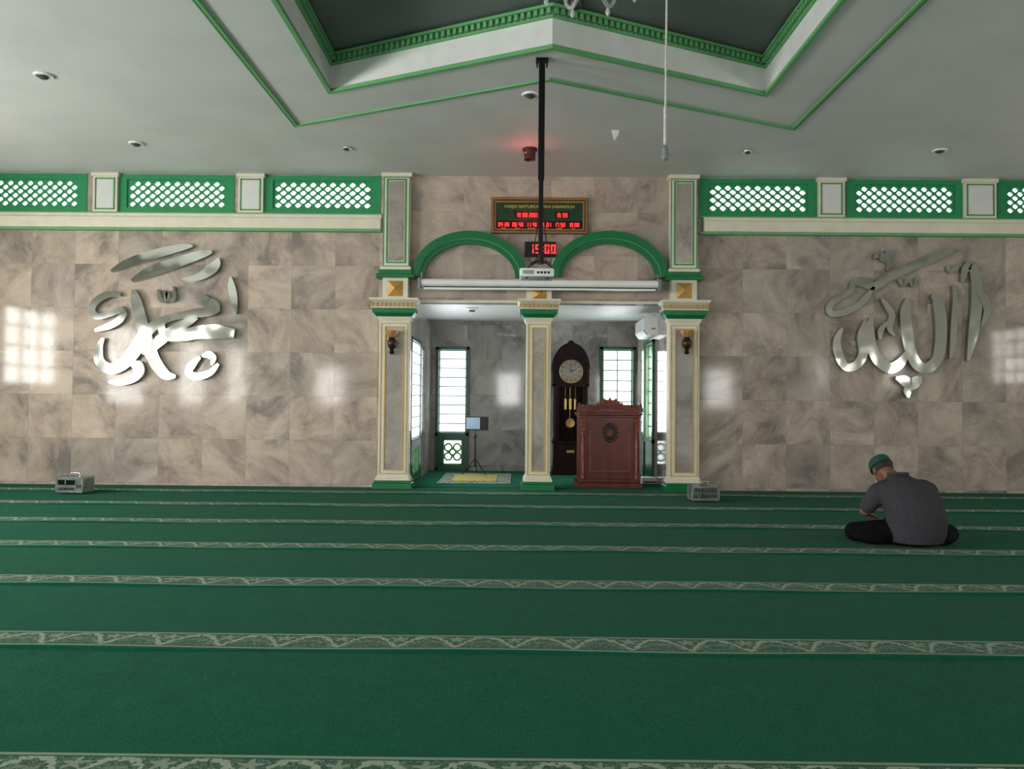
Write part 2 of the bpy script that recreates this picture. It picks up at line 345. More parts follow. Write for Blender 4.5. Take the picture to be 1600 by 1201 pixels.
def ring(mb,poly,a,b,z0,z1):
    P=offs(poly,a); Q=offs(poly,b); n=len(poly)
    for i in range(n):
        j=(i+1)%n; mb.extr([(P[i].x,P[i].y,z0),(P[j].x,P[j].y,z0),(Q[j].x,Q[j].y,z0),(Q[i].x,Q[i].y,z0)],(0,0,z1-z0))
    return mb
struct('ceiling_recess_band',ring(MB(),hole,.0,.02,ZC+.0,ZC+.36),M['white'])
q=[Vector(p) for p in offs(hole,.1)]
struct('ceiling_recess_top',MB().extr([(p.x,p.y,ZC+.36) for p in q],(0,0,.1)),M['ceil_shade'])
mb=ring(MB(),hole,.575,.605,ZC-.018,ZC+.0); ring(mb,hole,.62,.63,ZC-.01,ZC)
struct('trim_1',mb,M['lgreen'])
mb=ring(MB(),hole,-.012,.027,ZC-.02,ZC+.015); struct('trim_2',mb,M['lgreen'])
mb=ring(MB(),hole,-.03,0,ZC+.24,ZC+.255); ring(mb,hole,-.06,0,ZC+.315,ZC+.34); 
P=offs(hole,-.03)
for i in range(len(P)):
    a,b=P[i],P[(i+1)%len(P)]
    if a.y<0 and b.y<0: continue
    L=(b-a).length; n=int(L/.06); d=(b-a)/L; nn=Vector((-d.y,d.x))
    for k in range(n):
        c=a+d*(k+.5)*L/n
        if c.y<2.2: continue
        e=d*.015; w=nn*.022
        mb.extr([((c+e+w).x,(c+e+w).y,ZC+.265),((c-e+w).x,(c-e+w).y,ZC+.265),((c-e-w).x,(c-e-w).y,ZC+.265),((c+e-w).x,(c+e-w).y,ZC+.265)],(0,0,.045))
struct('trim_3',mb,M['lgreen'])
# cornices below the vents
xl1=PY(597,345,W).x; xr0=PY(1098,350,W).x
for nm,a,b in (('trim_4',XL,xl1),('trim_5',xr0,XR)):
    struct(nm,MB().box(a,b,W-.1,W,3.405,3.55,.012).box(a,b,W-.06,W,3.55,3.60),M['cream'])
for nm,a,b in (('trim_6',XL,xl1),('trim_7',xr0-.05,XR)):
    struct(nm,MB().box(a,b,W-.075,W,3.375,3.405).box(a,b,W-.04,W,3.60,3.622),M['lgreen'])
k=8
for u0,u1 in ((145,183),(372,411),(1279,1320),(1507,1557)):
    a=PY(u0,300,W-.05).x; b=PY(u1,300,W-.05).x
    p=struct('trim_%d'%k,MB().box(a,b,W-.05,W,3.622,ZC-.002).box(a-.02,b+.02,W-.07,W,ZC-.05,ZC-.002),M['cream']); k+=1
    mb=MB().box(a+.03,a+.045,W-.056,W-.05,3.65,4.07).box(b-.045,b-.03,W-.056,W-.05,3.65,4.07).box(a+.03,b-.03,W-.056,W-.05,3.65,3.665).box(a+.03,b-.03,W-.056,W-.05,4.055,4.07)
    mb.build('green_outline',M['vgreen'],p); MB().box(a+.06,b-.06,W-.054,W-.05,3.68,4.04).build('inset_panel',M['white'],p)
# lattice vents
def lattice(w,h,d=.03):
    mb=MB(); nI,nJ=20,7; a=.066; b=(h-.13)/nJ; x0=-(nI*a)/2; z0=.065
    for i in range(nI+1):
        for j in range(nJ+1):
            if (i+j)%2: continue
            cx,cz=x0+i*a,z0+j*b
            if 0<i<nI and 0<j<nJ:
                O=[(1,0),(.5,.5),(0,1),(-.5,.5),(-1,0),(-.5,-.5),(0,-1),(.5,-.5)]
                I=[(.66,0),(.38,.38),(0,.66),(-.38,.38),(-.66,0),(-.38,-.38),(0,-.66),(.38,-.38)]
                def ln(L,y): return [mb.bm.verts.new((cx+p[0]*a,y,cz+p[1]*b)) for p in L]
                of,inf,ib,ob=ln(O,0),ln(I,0),ln(I,d),ln(O,d)
                for A_,B_ in ((of,inf),(inf,ib),(ib,ob)):
                    for t in range(8): mb.bm.faces.new((A_[t],A_[(t+1)%8],B_[(t+1)%8],B_[t]))
            else:
                pts=[(cx+dx*a,0,cz+dz*b) for dx,dz in ((1,0),(0,1),(-1,0),(0,-1)) if 0<=i+dx<=nI and 0<=j+dz<=nJ]
                if len(pts)==2: pts.append((cx,0,cz))
                mb.extr(pts,(0,d,0))
    return mb
mbk=lattice(VW,VZ1-VZ0); bmesh.ops.recalc_face_normals(mbk.bm,faces=mbk.bm.faces); lm=bpy.data.meshes.new('lattice'); mbk.bm.to_mesh(lm); lm.materials.append(M['vgreen'])
fm=MB(); w2=VW/2; hh=VZ1-VZ0; fm.box(-w2,-.66,-.02,.07,0,hh); fm.box(.66,w2,-.02,.07,0,hh); fm.box(-.66,.66,-.02,.07,0,.065); fm.box(-.66,.66,-.02,.07,hh-.065,hh)
fmm=bpy.data.meshes.new('frame'); bmesh.ops.recalc_face_normals(fm.bm,faces=fm.bm.faces); fm.bm.to_mesh(fmm); fmm.materials.append(M['vgreen'])
vl=['leftmost green lattice vent, cut by the left edge of the photo','green lattice vent between the two cream posts on the left','green lattice vent touching the left pillar','green lattice vent touching the right pillar','green lattice vent between the two cream posts on the right','rightmost green lattice vent, cut by the right edge of the photo']
for i,x in enumerate(ven):
    e=empty('lattice_vent',(x+VW/2,W+.01,VZ0),vl[i],'vent','green lattice vents under the ceiling')
    for nm,me in (('lattice',lm),('frame',fmm)):
        o=bpy.data.objects.new(nm,me); C.objects.link(o); o.parent=e
# carpets
names=['nearest the camera','second from the camera','third from the camera','fourth from the camera','where the man sits','just before the donation boxes','along the marble wall']
def wv(k,x): return .008*math.sin(x*2.1+k*1.7)+.005*math.sin(x*5.3+k) if k<7 else 0
for k in range(7):
    y0=2.3+1.175*k-(.09 if k==0 else 0); y1=2.3+1.175*(k+1) if k<6 else W-.11
    n=90; rs=[]
    for i in range(n+1):
        x=XL+.05+(XR-XL-.1)*i/n; zt=.024+.004*math.sin(x*3.3+k*2); a0=y0+wv(k,x); a1=y1+wv(k+1,x)-.003
        rs.append([(x,a0,.005),(x,a0,zt),(x,y0+.3,.017),(x,a1,.012),(x,a1,.005)])
    o=MB().rings(rs).build('prayer_carpet',M['carpet'])
    tag(o,'long green prayer carpet row with patterned border, '+names[k],'carpet','green prayer carpet rows')
# ---------------------------------------------------------------- windows of the alcove
def flower(mb,ax,c,u,z,r):
    def tor(du,dz,rr,t):
        pts=[]
        for j in range(17):
            a=6.2832*j/16; p=(u+du+rr*math.cos(a),z+dz+rr*math.sin(a))
            pts.append((p[0],c,p[1]) if ax=='x' else (c,p[0],p[1]))
        mb.tube(pts,t,6)
    tor(0,0,r*.3,r*.1)
    for a in range(4):
        t=math.pi/4+a*math.pi/2; tor(r*.62*math.cos(t),r*.62*math.sin(t),r*.36,r*.09)
def alc_window(i,ax,c,sgn,h,v,nu,nz,tb,pr=.04,mo=.05,mt=.012):
    u0,u1,z0,z1=h; mb=MB()
    def b(a0,a1,p,q,d0=0,d1=None):
        cc=sorted((c-sgn*(pr if d1 is None else d1),c-sgn*d0))
        if ax=='x': mb.box(a0,a1,cc[0],cc[1],p,q)
        else: mb.box(cc[0],cc[1],a0,a1,p,q)
    f=.045; b(u0-f,u0,.03,z1+f); b(u1,u1+f,.03,z1+f); b(u0-f,u1+f,z1,z1+f); b(u0-f,u1+f,z0-.05,z0)
    b(u0-f,u1+f,.02,.06); q=pr/2
    if v:
        b(u0,v[0],.06,z0-.05,.0,q); b(v[1],u1,.06,z0-.05,0,q); b(v[0],v[1],.06,v[2],0,q); b(v[0],v[1],v[3],z0-.05,0,q)
    else: b(u0,u1,.06,z0-.05,0,q)
    o=struct('window_%d'%i,mb,M['dgreen'])
    m2=MB(); grid(m2,ax,c+sgn*mo,u0,u1,z0,z1,nu,nz,.016,mt,.02); m2.build('window_muntin',tb,o)
    if v:
        m3=MB(); flower(m3,ax,c+sgn*mo*.6,(v[0]+v[1])/2,(v[2]+v[3])/2,min(v[1]-v[0],v[3]-v[2])/2*1.05)
        grid(m3,ax,c+sgn*mo*.6,v[0],v[1],v[2],v[3],1,1,.01,mt,.02); m3.build('flower_vent',M['lgreen'],o)
alc_window(1,'x',AY,1,wb1,vb1,1,9,M['paper'])
alc_window(2,'x',AY,1,wb2,vb2,2,8,M['lgreen'])
alc_window(3,'y',AX0,-1,sl[0],sl[1],1,9,M['paper'],.008,.02,.006)
alc_window(4,'y',AX1,1,sr[0],None,3,8,M['lgreen'])
for h in (wb1,wb2): area(((h[0]+h[1])/2,AY+.12,(h[2]+h[3])/2),(0,-1,0),h[1]-h[0],h[3]-h[2],7,(.9,.96,1))
area((AX0-.06,10.9,1.3),(1,0,0),.9,1.3,7,(.9,.96,1)); area((AX1+.12,11.4,1.3),(-1,0,0),.7,1.3,7,(.9,.96,1))
# ---------------------------------------------------------------- pillars
YP=9.97
def outline(mb,x0,x1,z0,z1,y,t,d=.006):
    mb.box(x0,x0+t,y-d,y,z0,z1); mb.box(x1-t,x1,y-d,y,z0,z1); mb.box(x0+t,x1-t,y-d,y,z0,z0+t); mb.box(x0+t,x1-t,y-d,y,z1-t,z1)
def pyramid(mb,cx,y,cz,w,h,d):
    v=[(cx-w/2,y,cz-h/2),(cx+w/2,y,cz-h/2),(cx+w/2,y,cz+h/2),(cx-w/2,y,cz+h/2)]
    a=[mb.bm.verts.new(p) for p in v]; t=mb.bm.verts.new((cx,y-d,cz))
    for i in range(4): mb.bm.faces.new((a[i],a[(i+1)%4],t))
    mb.bm.faces.new(a)
def pillar(cx,w,side,label):
    e=empty('pillar',(cx,YP+.15,0),label,'pillar','cream and green pillars of the alcove'); yb=W-.001
    if side==0: yb=W+.2
    hw=w/2
    MB().box(cx-hw-.06,cx+hw+.06,YP-.07,yb,.002,.085,.008).box(cx-hw-.04,cx+hw+.04,YP-.05,yb,.085,.115,.006).build('base',M['green'],e)
    MB().box(cx-hw-.03,cx+hw+.03,YP-.03,yb,.115,.15,.005).box(cx-hw-.015,cx+hw+.015,YP-.015,yb,.15,.18,.005).build('plinth',M['cream'],e)
    sh=MB().box(cx-hw,cx+hw,YP,yb,.18,2.19).build('shaft',M['cream'],e)
    MB().box(cx-hw+.085,cx+hw-.085,YP-.004,YP,.26,2.1).build('inset_panel',M['ins'],sh)
    m=MB(); outline(m,cx-hw+.07,cx+hw-.07,.245,2.115,YP,.014,.012); outline(m,cx-hw+.02,cx+hw-.02,.2,2.16,YP,.01,.008); m.build('gold_outline',M['goldl'],sh)
    c=MB()
    def fr(z0,z1,w0,w1,bm=c):
        bm.rings([[(cx-hw-w0,YP-w0,z0),(cx+hw+w0,YP-w0,z0),(cx+hw+w0,yb,z0),(cx-hw-w0,yb,z0)],[(cx-hw-w1,YP-w1,z1),(cx+hw+w1,YP-w1,z1),(cx+hw+w1,yb,z1),(cx-hw-w1,yb,z1)]])
    fr(2.24,2.285,.035,.07); fr(2.285,2.345,.08,.09); c.build('capital',M['green'],e)
    d=MB(); fr(2.19,2.24,.01,.03,d); fr(2.345,2.36,.095,.1,d); fr(2.42,2.45,.085,.12,d); fr(2.45,2.475,.12,.12,d); fr(2.36,2.42,.07,.07,d)
    cp=d.build('cornice',M['cream'],e)
    g_=MB(); n=int((2*hw+.18)/.055)
    for i in range(n+1):
        x=cx-hw-.085+(2*hw+.17)*i/n; g_.box(x-.012,x+.012,YP-.095,YP-.07,2.365,2.415)
    g_.build('dentils',M['gold'],cp)
    h=.165
    bt=2.75 if side else 2.62
    bl=MB().box(cx-h,cx+h,YP+.02,W-.001,2.475,bt).build('block',M['cream'],e)
    m=MB(); cz=(2.475+bt)/2; pyramid(m,cx,YP+.018,cz,.2,min(.2,bt-2.475-.02),.05); m.build('gold_pyramid',M['gold'],bl)
    if side:
        MB().box(cx-.25,cx+.25,YP-.03,W-.001,2.75,2.80,.008).box(cx-.22,cx+.22,YP,W-.001,2.80,2.86,.008).build('ledge',M['green'],e)
        u=MB().box(cx-.175,cx+.175,YP+.05,W-.001,2.86,ZC-.002).box(cx-.2,cx+.2,YP+.03,W-.001,ZC-.05,ZC-.002).box(cx-.2,cx+.2,YP+.02,W-.001,2.86,2.9).build('upper_pilaster',M['cream'],e)
        MB().box(cx-.1,cx+.1,YP+.046,YP+.05,2.98,4.03).build('inset_panel',M['ins'],u)
        m=MB(); outline(m,cx-.13,cx+.13,2.95,4.06,YP+.05,.018,.008); outline(m,cx-.172,cx+.172,2.905,4.085,YP+.05,.01,.006); m.build('green_outline',M['vgreen'],u)
    return e
PX=[PY(615,620,YP).x,PY(841,620,YP).x,PY(1069,620,YP).x]
pillar(PX[0],.39,-1,'cream and marble pillar left of the alcove with green base')
pillar(PX[1],.315,0,'slimmer pillar in the middle of the alcove below the projector')
pillar(PX[2],.39,1,'cream and marble pillar right of the alcove, beside the pulpit')
# arches
def arch(u0,u1,label):
    a=PY(u0,432,W-.1); b=PY(u1,432,W-.1); cx=(a.x+b.x)/2; ax=(b.x-a.x)/2; z0=a.z; top=PY((u0+u1)/2,361,W-.1).z; bz=top-z0
    e=empty('arch',(cx,W-.05,z0),label,'arch','green arches over the alcove')
    def band(nm,o0,o1,d,m):
        rs=[]
        for i in range(41):
            t=math.pi*i/40; r=[]
            for o,y in ((o0,W-.001),(o0,W-d),(o1,W-d),(o1,W-.001)):
                r.append((cx+(ax-o)*math.cos(t),y,z0+(bz-o)*math.sin(t)))
            rs.append(r)
        MB().rings(rs).build(nm,m,e)
    band('outer_moulding',0,.095,.13,M['green']); band('pale_line',.095,.103,.11,M['lgreen']); band('inner_moulding',.103,.16,.085,M['green'])
arch(643,824,'left green arch moulding over the alcove'); arch(860,1044,'right green arch moulding over the alcove')
struct('trim_12',MB().box(PX[0]+.2,PX[1]-.17,W-.03,W,AZ-.0,AZ+.03).box(PX[1]+.17,PX[2]-.2,W-.03,W,AZ,AZ+.03),M['cream'])
# sconces
for i,u in enumerate((614,1071)):
    p=PY(u,536,YP); c=Vector((p.x,YP-.085,p.z))
    e=empty('wall_sconce',(c.x,YP-.01,c.z),['dark bronze wall lamp with amber cup on the left pillar','dark bronze wall lamp with amber cup on the right pillar'][i],'wall lamp','bronze sconces')
    MB().lathe([(.02,-.15),(.035,-.12),(.02,-.1),(.05,-.05),(.062,0),(.05,.04),(.035,.06),(.045,.075)],c,20).build('body',M['bronze'],e,True)
    n=40; rs=[]
    for r,z in ((.03,.06),(.06,.085),(.072,.12),(.082,.155),(.07,.15),(.03,.09)):
        rs.append([(c.x+(r+.006*math.cos(8*6.2832*j/n)*(z>.1))*math.cos(6.2832*j/n),c.y+(r+.006*math.cos(8*6.2832*j/n)*(z>.1))*math.sin(6.2832*j/n),c.z+z) for j in range(n)])
    MB().rings(rs).build('glass_cup',M['amber'],e,True)
    MB().cyl((c.x,YP+.0,c.z-.02),(c.x,YP-.02,c.z-.02),.045).tube([(c.x,YP-.01,c.z-.02),(c.x,YP-.05,c.z-.04),(c.x,c.y,c.z-.03)],.012).build('bracket',M['bronze'],e,True)
# ---------------------------------------------------------------- calligraphy
def cr(pts,k=9):
    P=[pts[0]]+pts+[pts[-1]]; out=[]
    for i in range(1,len(P)-2):
        for j in range(k):
            t=j/k; q=[]
            for d in range(len(pts[0])):
                a,b,c,e=P[i-1][d],P[i][d],P[i+1][d],P[i+2][d]
                q.append(.5*(2*b+(c-a)*t+(2*a-5*b+4*c-e)*t*t+(3*b-a-3*c+e)*t**3))
            out.append(q)
    out.append(list(pts[-1])); return out
def stroke(e,pts,y0,y1=W-.001):
    q=cr(pts); n=len(q); rs=[]
    for i,(u,v,w) in enumerate(q):
        a=q[max(i-1,0)]; b=q[min(i+1,n-1)]; dx,dy=b[0]-a[0],b[1]-a[1]; L=math.hypot(dx,dy) or 1; w*=1.12; nx,ny=-dy/L*w/2,dx/L*w/2
        p=PY(u+nx,v+ny,y0); r=PY(u-nx,v-ny,y0); rs.append([p,(p.x,y1,p.z),(r.x,y1,r.z),r])
    MB().rings(rs).build('letter_stroke',M['mirror'],e)
def script(name,cu,cv,label,strokes,group):
    p=PY(cu,cv,W-.02); e=empty(name,p,label,'wall lettering',group)
    for i,s_ in enumerate(strokes): stroke(e,s_,W-.06-.0015*i)
LS=[[(173,423,3),(200,410,11),(245,396,13),(285,386,9),(301,384,3)],
 [(205,438,4),(232,425,14),(275,410,15),(315,397,11),(331,393,4)],
 [(284,436,3),(308,433,10),(328,422,14),(338,412,12),(341,403,3)],
 [(188,460,5),(168,460,9),(150,470,10),(143,484,10),(152,494,9),(170,490,9),(184,484,11),(192,489,10),(186,500,10),(170,509,9),(148,516,4)],
 [(208,452,5),(212,468,14),(220,500,17),(230,535,18),(242,565,17),(258,585,14),(274,588,4)],
 [(161,528,4),(154,545,11),(156,565,14),(172,576,15),(192,568,17),(210,548,18),(226,522,17),(246,505,13),(270,495,10),(300,490,12),(328,486,13),(342,482,8)],
 [(318,460,5),(324,472,15),(336,476,12),(341,486,5)],
 [(262,494,6),(252,510,10),(262,524,14),(285,524,17),(310,519,18),(338,518,20),(366,521,12)],
 [(222,552,4),(240,540,14),(262,522,15),(290,505,13),(308,496,5)],
 [(360,432,3),(362,450,11),(366,470,9),(368,490,3)],
 [(247,452,3),(250,466,6),(257,470,5),(260,456,5),(264,468,6),(272,464,5),(271,447,3)],
 [(205,568,5),(214,572,16),(218,582,12),(205,592,11),(185,597,9),(170,596,3)],
 [(312,558,4),(300,570,10),(294,582,10),(308,588,10),(328,582,9),(341,568,4)],
 [(316,556,3),(326,554,10),(333,560,9),(330,570,3)]]
RS=[[(1365,444,3),(1385,434,13),(1420,418,12),(1460,402,12),(1490,390,5)],
 [(1365,403,3),(1374,398,12),(1384,405,8),(1394,395,10),(1398,390,3)],
 [(1386,392,3),(1387,402,9),(1390,412,8),(1386,422,3)],
 [(1388,438,4),(1366,447,11),(1348,440,14),(1334,442,9),(1328,455,8),(1308,466,9),(1296,478,9),(1299,489,9),(1318,488,9),(1340,478,8),(1352,466,9),(1366,448,4)],
 [(1404,436,4),(1412,444,7),(1420,438,5),(1428,444,7),(1434,434,4)],
 [(1504,440,4),(1508,422,10),(1518,414,12),(1526,440,15),(1526,480,16),(1521,520,14),(1513,564,4)],
 [(1480,414,3),(1486,422,8),(1498,418,4)],
 [(1526,455,4),(1538,466,12),(1543,485,11),(1534,510,4)],
 [(1490,446,3),(1493,470,8),(1491,505,9),(1489,535,8),(1485,560,3)],
 [(1456,462,5),(1465,470,14),(1470,500,16),(1470,535,16),(1464,562,15),(1448,575,15),(1432,568,15),(1422,545,15),(1417,515,16),(1415,485,14),(1418,466,4)],
 [(1418,548,5),(1408,566,13),(1392,575,15),(1374,564,15),(1362,542,15),(1358,518,15),(1362,496,5)],
 [(1352,500,4),(1347,525,13),(1349,552,13),(1338,570,12),(1322,573,11),(1311,555,12),(1308,532,10),(1316,512,4)],
 [(1378,466,4),(1386,478,8),(1394,492,9),(1390,512,8),(1398,524,3)],
 [(1388,502,3),(1377,515,8),(1375,530,4)],
 [(1400,590,4),(1412,594,14),(1424,600,16),(1434,594,14),(1440,590,4)],
 [(1416,602,5),(1418,612,10),(1420,621,3)]]
script('wall_calligraphy',255,500,'mirrored steel calligraphy on the marble left of the alcove',LS,None)
script('wall_calligraphy',1420,500,'mirrored steel calligraphy on the marble above the seated man',RS,None)
# ---------------------------------------------------------------- signs
p0=PY(768,308,W-.07); p1=PY(918,365,W-.07); cx=(p0.x+p1.x)/2; x0,x1=p0.x,p1.x; z1,z0=p0.z,p1.z; y=W-.07
e=empty('prayer_time_board',(cx,W-.03,z0),'digital prayer time board with red digits in a carved wooden frame','sign')
m=MB(); outline(m,x0,x1,z0,z1,y+.05,.05,.05); m.box(x0+.01,x1-.01,y+.03,W-.001,z0+.01,z1-.01); f=m.build('frame',M['woodf'],e)
m=MB(); outline(m,x0+.05,x1-.05,z0+.05,z1-.05,y+.03,.01,.02); outline(m,x0+.012,x1-.012,z0+.012,z1-.012,y+.002,.008,.006); m.build('gold_bead',M['gold'],f)
MB().box(x0+.05,x1-.05,y+.02,y+.03,z0+.05,z1-.05).build('panel',M['sign'],e)
hw_=(x1-x0)/2-.07; h_=z1-z0-.1; zb=z0+.05; fy=y+.018
MB().box(cx-hw_,cx+hw_,fy-.002,fy+.002,zb+.005,zb+h_*.32).box(cx-.34,cx+.06,fy-.002,fy+.002,zb+h_*.42,zb+h_*.66).box(cx+.2,cx+.4,fy-.002,fy+.002,zb+h_*.42,zb+h_*.66).build('display_window',M['signr'],e)
text('MASJID BAITURRAHMAN SABANDUN',.055,(cx,fy,zb+h_*.82),M['ledg'],e,'title_text',.92)
zz=zb+h_*.45; hd=.052
for t,x in (('19 09 2022',cx-.31),('15 55',cx+.22)):
    m=MB(); sevenseg(m,t,x,fy-.006,zz,hd); m.build('time_digits',M['led'],e)
zz=zb+.042
for i,t in enumerate(('04 28','05 43','11 46','15 01','17 52','19 00')):
    m=MB(); sevenseg(m,t,cx-hw_+.025+i*(2*hw_-.02)/6,fy-.006,zz,.05,1.28); m.build('time_digits',M['led'],e)
for i,t in enumerate(('IMSAK','SUBUH','DZUHUR','ASHAR','MAGRIB','ISYA')): text(t,.022,(cx-hw_+.09+i*(2*hw_-.02)/6,fy-.004,zb+.02),M['ledg'],e,'caption_text')
p0=PY(820,377,W-.06); p1=PY(868,401,W-.06); cx=(p0.x+p1.x)/2
e=empty('digital_clock',(cx,W-.03,p1.z),'small black digital wall clock showing 15:00 in red','clock')
MB().box(p0.x,p1.x,W-.06,W-.001,p1.z,p0.z,.006).build('case',M['blk'],e)
m=MB(); hh_=(p0.z-p1.z)*.58; sevenseg(m,'15:00',p0.x+.06,W-.064,p1.z+(p0.z-p1.z)*.21,hh_,1.42); m.build('time_digits',M['led'],e)
# ---------------------------------------------------------------- projector screen
Y=9.72; a=PY(656,437,Y); b=PY(1030,441,Y); zc=(a.z+b.z)/2-.03; xa,xb=a.x,b.x
e=empty('projection_screen',((xa+xb)/2,Y,zc),'rolled up white projection screen hanging in front of the arches','projection screen')
m=MB(); n=20
m.rings([[(x,Y+.045*math.cos(6.2832*j/n),zc+.048*math.sin(6.2832*j/n)) for j in range(n)] for x in (xa,xb)]); m.build('case',M['whitep'],e,True)
for s_,x in ((-1,xa),(1,xb)): MB().box(x-.02,x+.02,Y-.055,Y+.055,zc-.085,zc+.055,.008).build('end_cap',M['greyp'],e)
MB().box(xa+.05,xb-.05,Y-.02,Y+.015,zc-.085,zc-.062).build('bottom_bar',M['whitep'],e)
MB().box(xa+.05,xb-.05,Y-.006,Y+.006,zc-.062,zc-.035).build('screen_edge',M['blk'],e)
for x in (xa+.02,xb-.02): MB().box(x-.008,x+.008,Y,W-.001,zc+.11,zc+.13).box(x-.008,x+.008,Y-.008,Y+.008,zc+.04,zc+.13).build('bracket',M['greyp'],e)
MB().tube([((xa+xb)/2+.03,Y,zc-.085),((xa+xb)/2+.03,Y,zc-.12)],.006).build('pull_tab',M['blk'],e)
# projector and pole
pt=PZ(847,93,ZC); px_,py_=pt.x,pt.y; pb=PY(841,416,py_); zpb=pb.z
e=empty('ceiling_mount',(px_,py_,ZC),'black telescopic ceiling pole carrying the white projector','ceiling mount')
MB().box(px_-.055,px_+.055,py_-.05,py_+.05,ZC-.012,ZC-.001,.003).box(px_-.05,px_-.035,py_-.03,py_+.03,ZC-.06,ZC-.01).box(px_+.035,px_+.05,py_-.03,py_+.03,ZC-.06,ZC-.01).build('ceiling_plate',M['black'],e)
MB().box(px_-.027,px_+.027,py_-.027,py_+.027,zpb+.75,ZC-.01,.004).build('outer_tube',M['black'],e)
MB().box(px_-.02,px_+.02,py_-.02,py_+.02,zpb+.05,zpb+.78,.003).build('inner_tube',M['black'],e)
m=MB().cyl((px_,py_,zpb+.09),(px_,py_,zpb+.02),.03)
for dx,dy in ((-.11,.08),(.11,.08),(-.09,-.09),(.09,-.09)): m.tube([(px_,py_,zpb+.05),(px_+dx*.6,py_+dy*.6,zpb+.03),(px_+dx,py_+dy,zpb+.002)],.007,8)
m.build('spider_bracket',M['black'],e)
m=MB()
for s_ in (-1,1): m.tube(cr([(px_+.02*s_,py_-.03,zpb+.5),(px_+.05*s_,py_-.04,zpb+.2),(px_+.10*s_,py_-.05,zpb+.1),(px_+.07*s_,py_-.06,zpb+.0),(px_+.03*s_,py_-.03,zpb+.08)]),.004,6)
m.build('cable',M['black'],e,True)
p0=PY(812,418,py_-.12); p1=PY(866,432,py_-.12); cx=(p0.x+p1.x)/2; hz=p0.z-p1.z
e=empty('projector',(cx,py_,p1.z),'white projector hanging from the black ceiling pole','projector')
MB().box(p0.x,p1.x,py_-.12,py_+.12,p1.z,p0.z,.012).build('body',M['whitep'],e,True)
MB().cyl((cx+.08,py_+.118,p1.z+hz*.5),(cx+.08,py_+.15,p1.z+hz*.5),.03).build('lens_barrel',M['blk'],e)
m=MB(); 
for i in range(8): m.box(cx-.12+i*.012,cx-.113+i*.012,py_-.123,py_-.12,p1.z+.02,p0.z-.02)
m.build('vent',M['greyp'],e)
m=MB()
for i in range(4): m.box(cx+.0+i*.03,cx+.02+i*.03,py_-.123,py_-.12,p1.z+.025,p1.z+.045)
m.build('port',M['blk'],e)
for dx in (-.09,.09): MB().cyl((cx+dx,py_-.07,p1.z),(cx+dx,py_-.07,p1.z-.012),.012).build('foot',M['blk'],e)
# rope
Yr=5.4; a=PY(1042,0,Yr); b=PY(1039,240,Yr)
e=empty('hanging_cord',(b.x,Yr,b.z),'pale cord with a metal hook hanging right of the projector pole','cord')
MB().tube([(b.x+.01,Yr,ZC+.36),(b.x+.006,Yr,b.z+.9),(b.x+.002,Yr,b.z+.3),(b.x,Yr,b.z+.06)],.0075).build('cord',M['rope'],e,True)
MB().tube([(b.x,Yr,b.z+.33),(b.x,Yr,b.z+.07)],.011).build('sleeve',M['rope'],e,True)
MB().lathe([(.008,.06),(.02,.045),(.024,.02),(.018,.0),(.026,-.02),(.02,-.04),(.005,-.05)],(b.x,Yr,b.z),16).tube([(b.x+.0+.022*math.cos(t*.5),Yr,b.z-.01+.03*math.sin(t*.5)) for t in range(12)],.006).build('hook',M['greyp'],e,True)
# ceiling lights
DL=[(68,119,'recessed ceiling lamp at the far left over the lattice vents'),(213,225,'recessed ceiling lamp above the left cream posts'),(542,232,'small recessed ceiling lamp above the vent left of the left pillar'),(829,149,'recessed ceiling lamp beside the projector pole, under the green chevron'),(1168,237,'small recessed ceiling lamp right of the right pillar'),(1468,236,'recessed ceiling lamp at the far right above the seated man')]
for u,v,l in DL:
    p=PZ(u,v,ZC-.01); r=.085 if u in (68,829,1468,213) else .06
    e=empty('ceiling_lamp',(p.x,p.y,ZC-.03),l,'ceiling lamp','recessed ceiling lamps')
    MB().lathe([(r*.72,-.002),(r*.72,-.016),(r*.95,-.018),(r,-.006),(r,-.001)],(p.x,p.y,ZC),24).build('trim_ring',M['alu'] if r<.07 else M['whitep'],e,True)
    MB().lathe([(r*.2,-.005),(r*.5,-.017),(r*.52,-.026),(r*.3,-.038),(.002,-.04)],(p.x,p.y,ZC),20).build('bulb',M['lens'],e,True)
p=PZ(828,234,ZC-.01)
e=empty('ceiling_spotlight',(p.x,p.y,ZC-.1),'dark ceiling spotlight with a red glow above the prayer time board','ceiling lamp')
MB().lathe([(.09,-.001),(.09,-.02),(.07,-.03),(.065,-.12),(.07,-.13),(.055,-.13),(.05,-.09),(.001,-.09)],(p.x,p.y,ZC),24).build('housing',M['dark'],e,True)
MB().sph((p.x-.05,p.y-.055,ZC-.06),.008).build('indicator',M['led'],e)
l=bpy.data.lights.new('red_glow','POINT'); l.energy=1.6; l.color=(1,.1,.1); l.shadow_soft_size=.02; o=bpy.data.objects.new('red_glow',l); C.objects.link(o); o.location=(p.x-.02,p.y-.18,ZC-.24)
p=PZ(900,6,ZC+.34)
e=empty('ceiling_lamp',(p.x,p.y,ZC+.33),'dark ceiling lamp inside the dark recess near the chandelier','ceiling lamp')
MB().lathe([(.06,-.0),(.06,-.03),(.045,-.05),(.001,-.05)],(p.x,p.y,ZC+.36),20).build('housing',M['dark'],e,True)
p=PZ(962,203,ZC)
tag(MB().extr([(p.x-.05,p.y,ZC-.0),(p.x+.04,p.y+.01,ZC-.0),(p.x+.03,p.y-.0,ZC-.05),(p.x-.02,p.y-.02,ZC-.13)],(0,.004,0)).build('paint_flap',M['whitep']),'small white peeling flap hanging from the ceiling','ceiling flap')
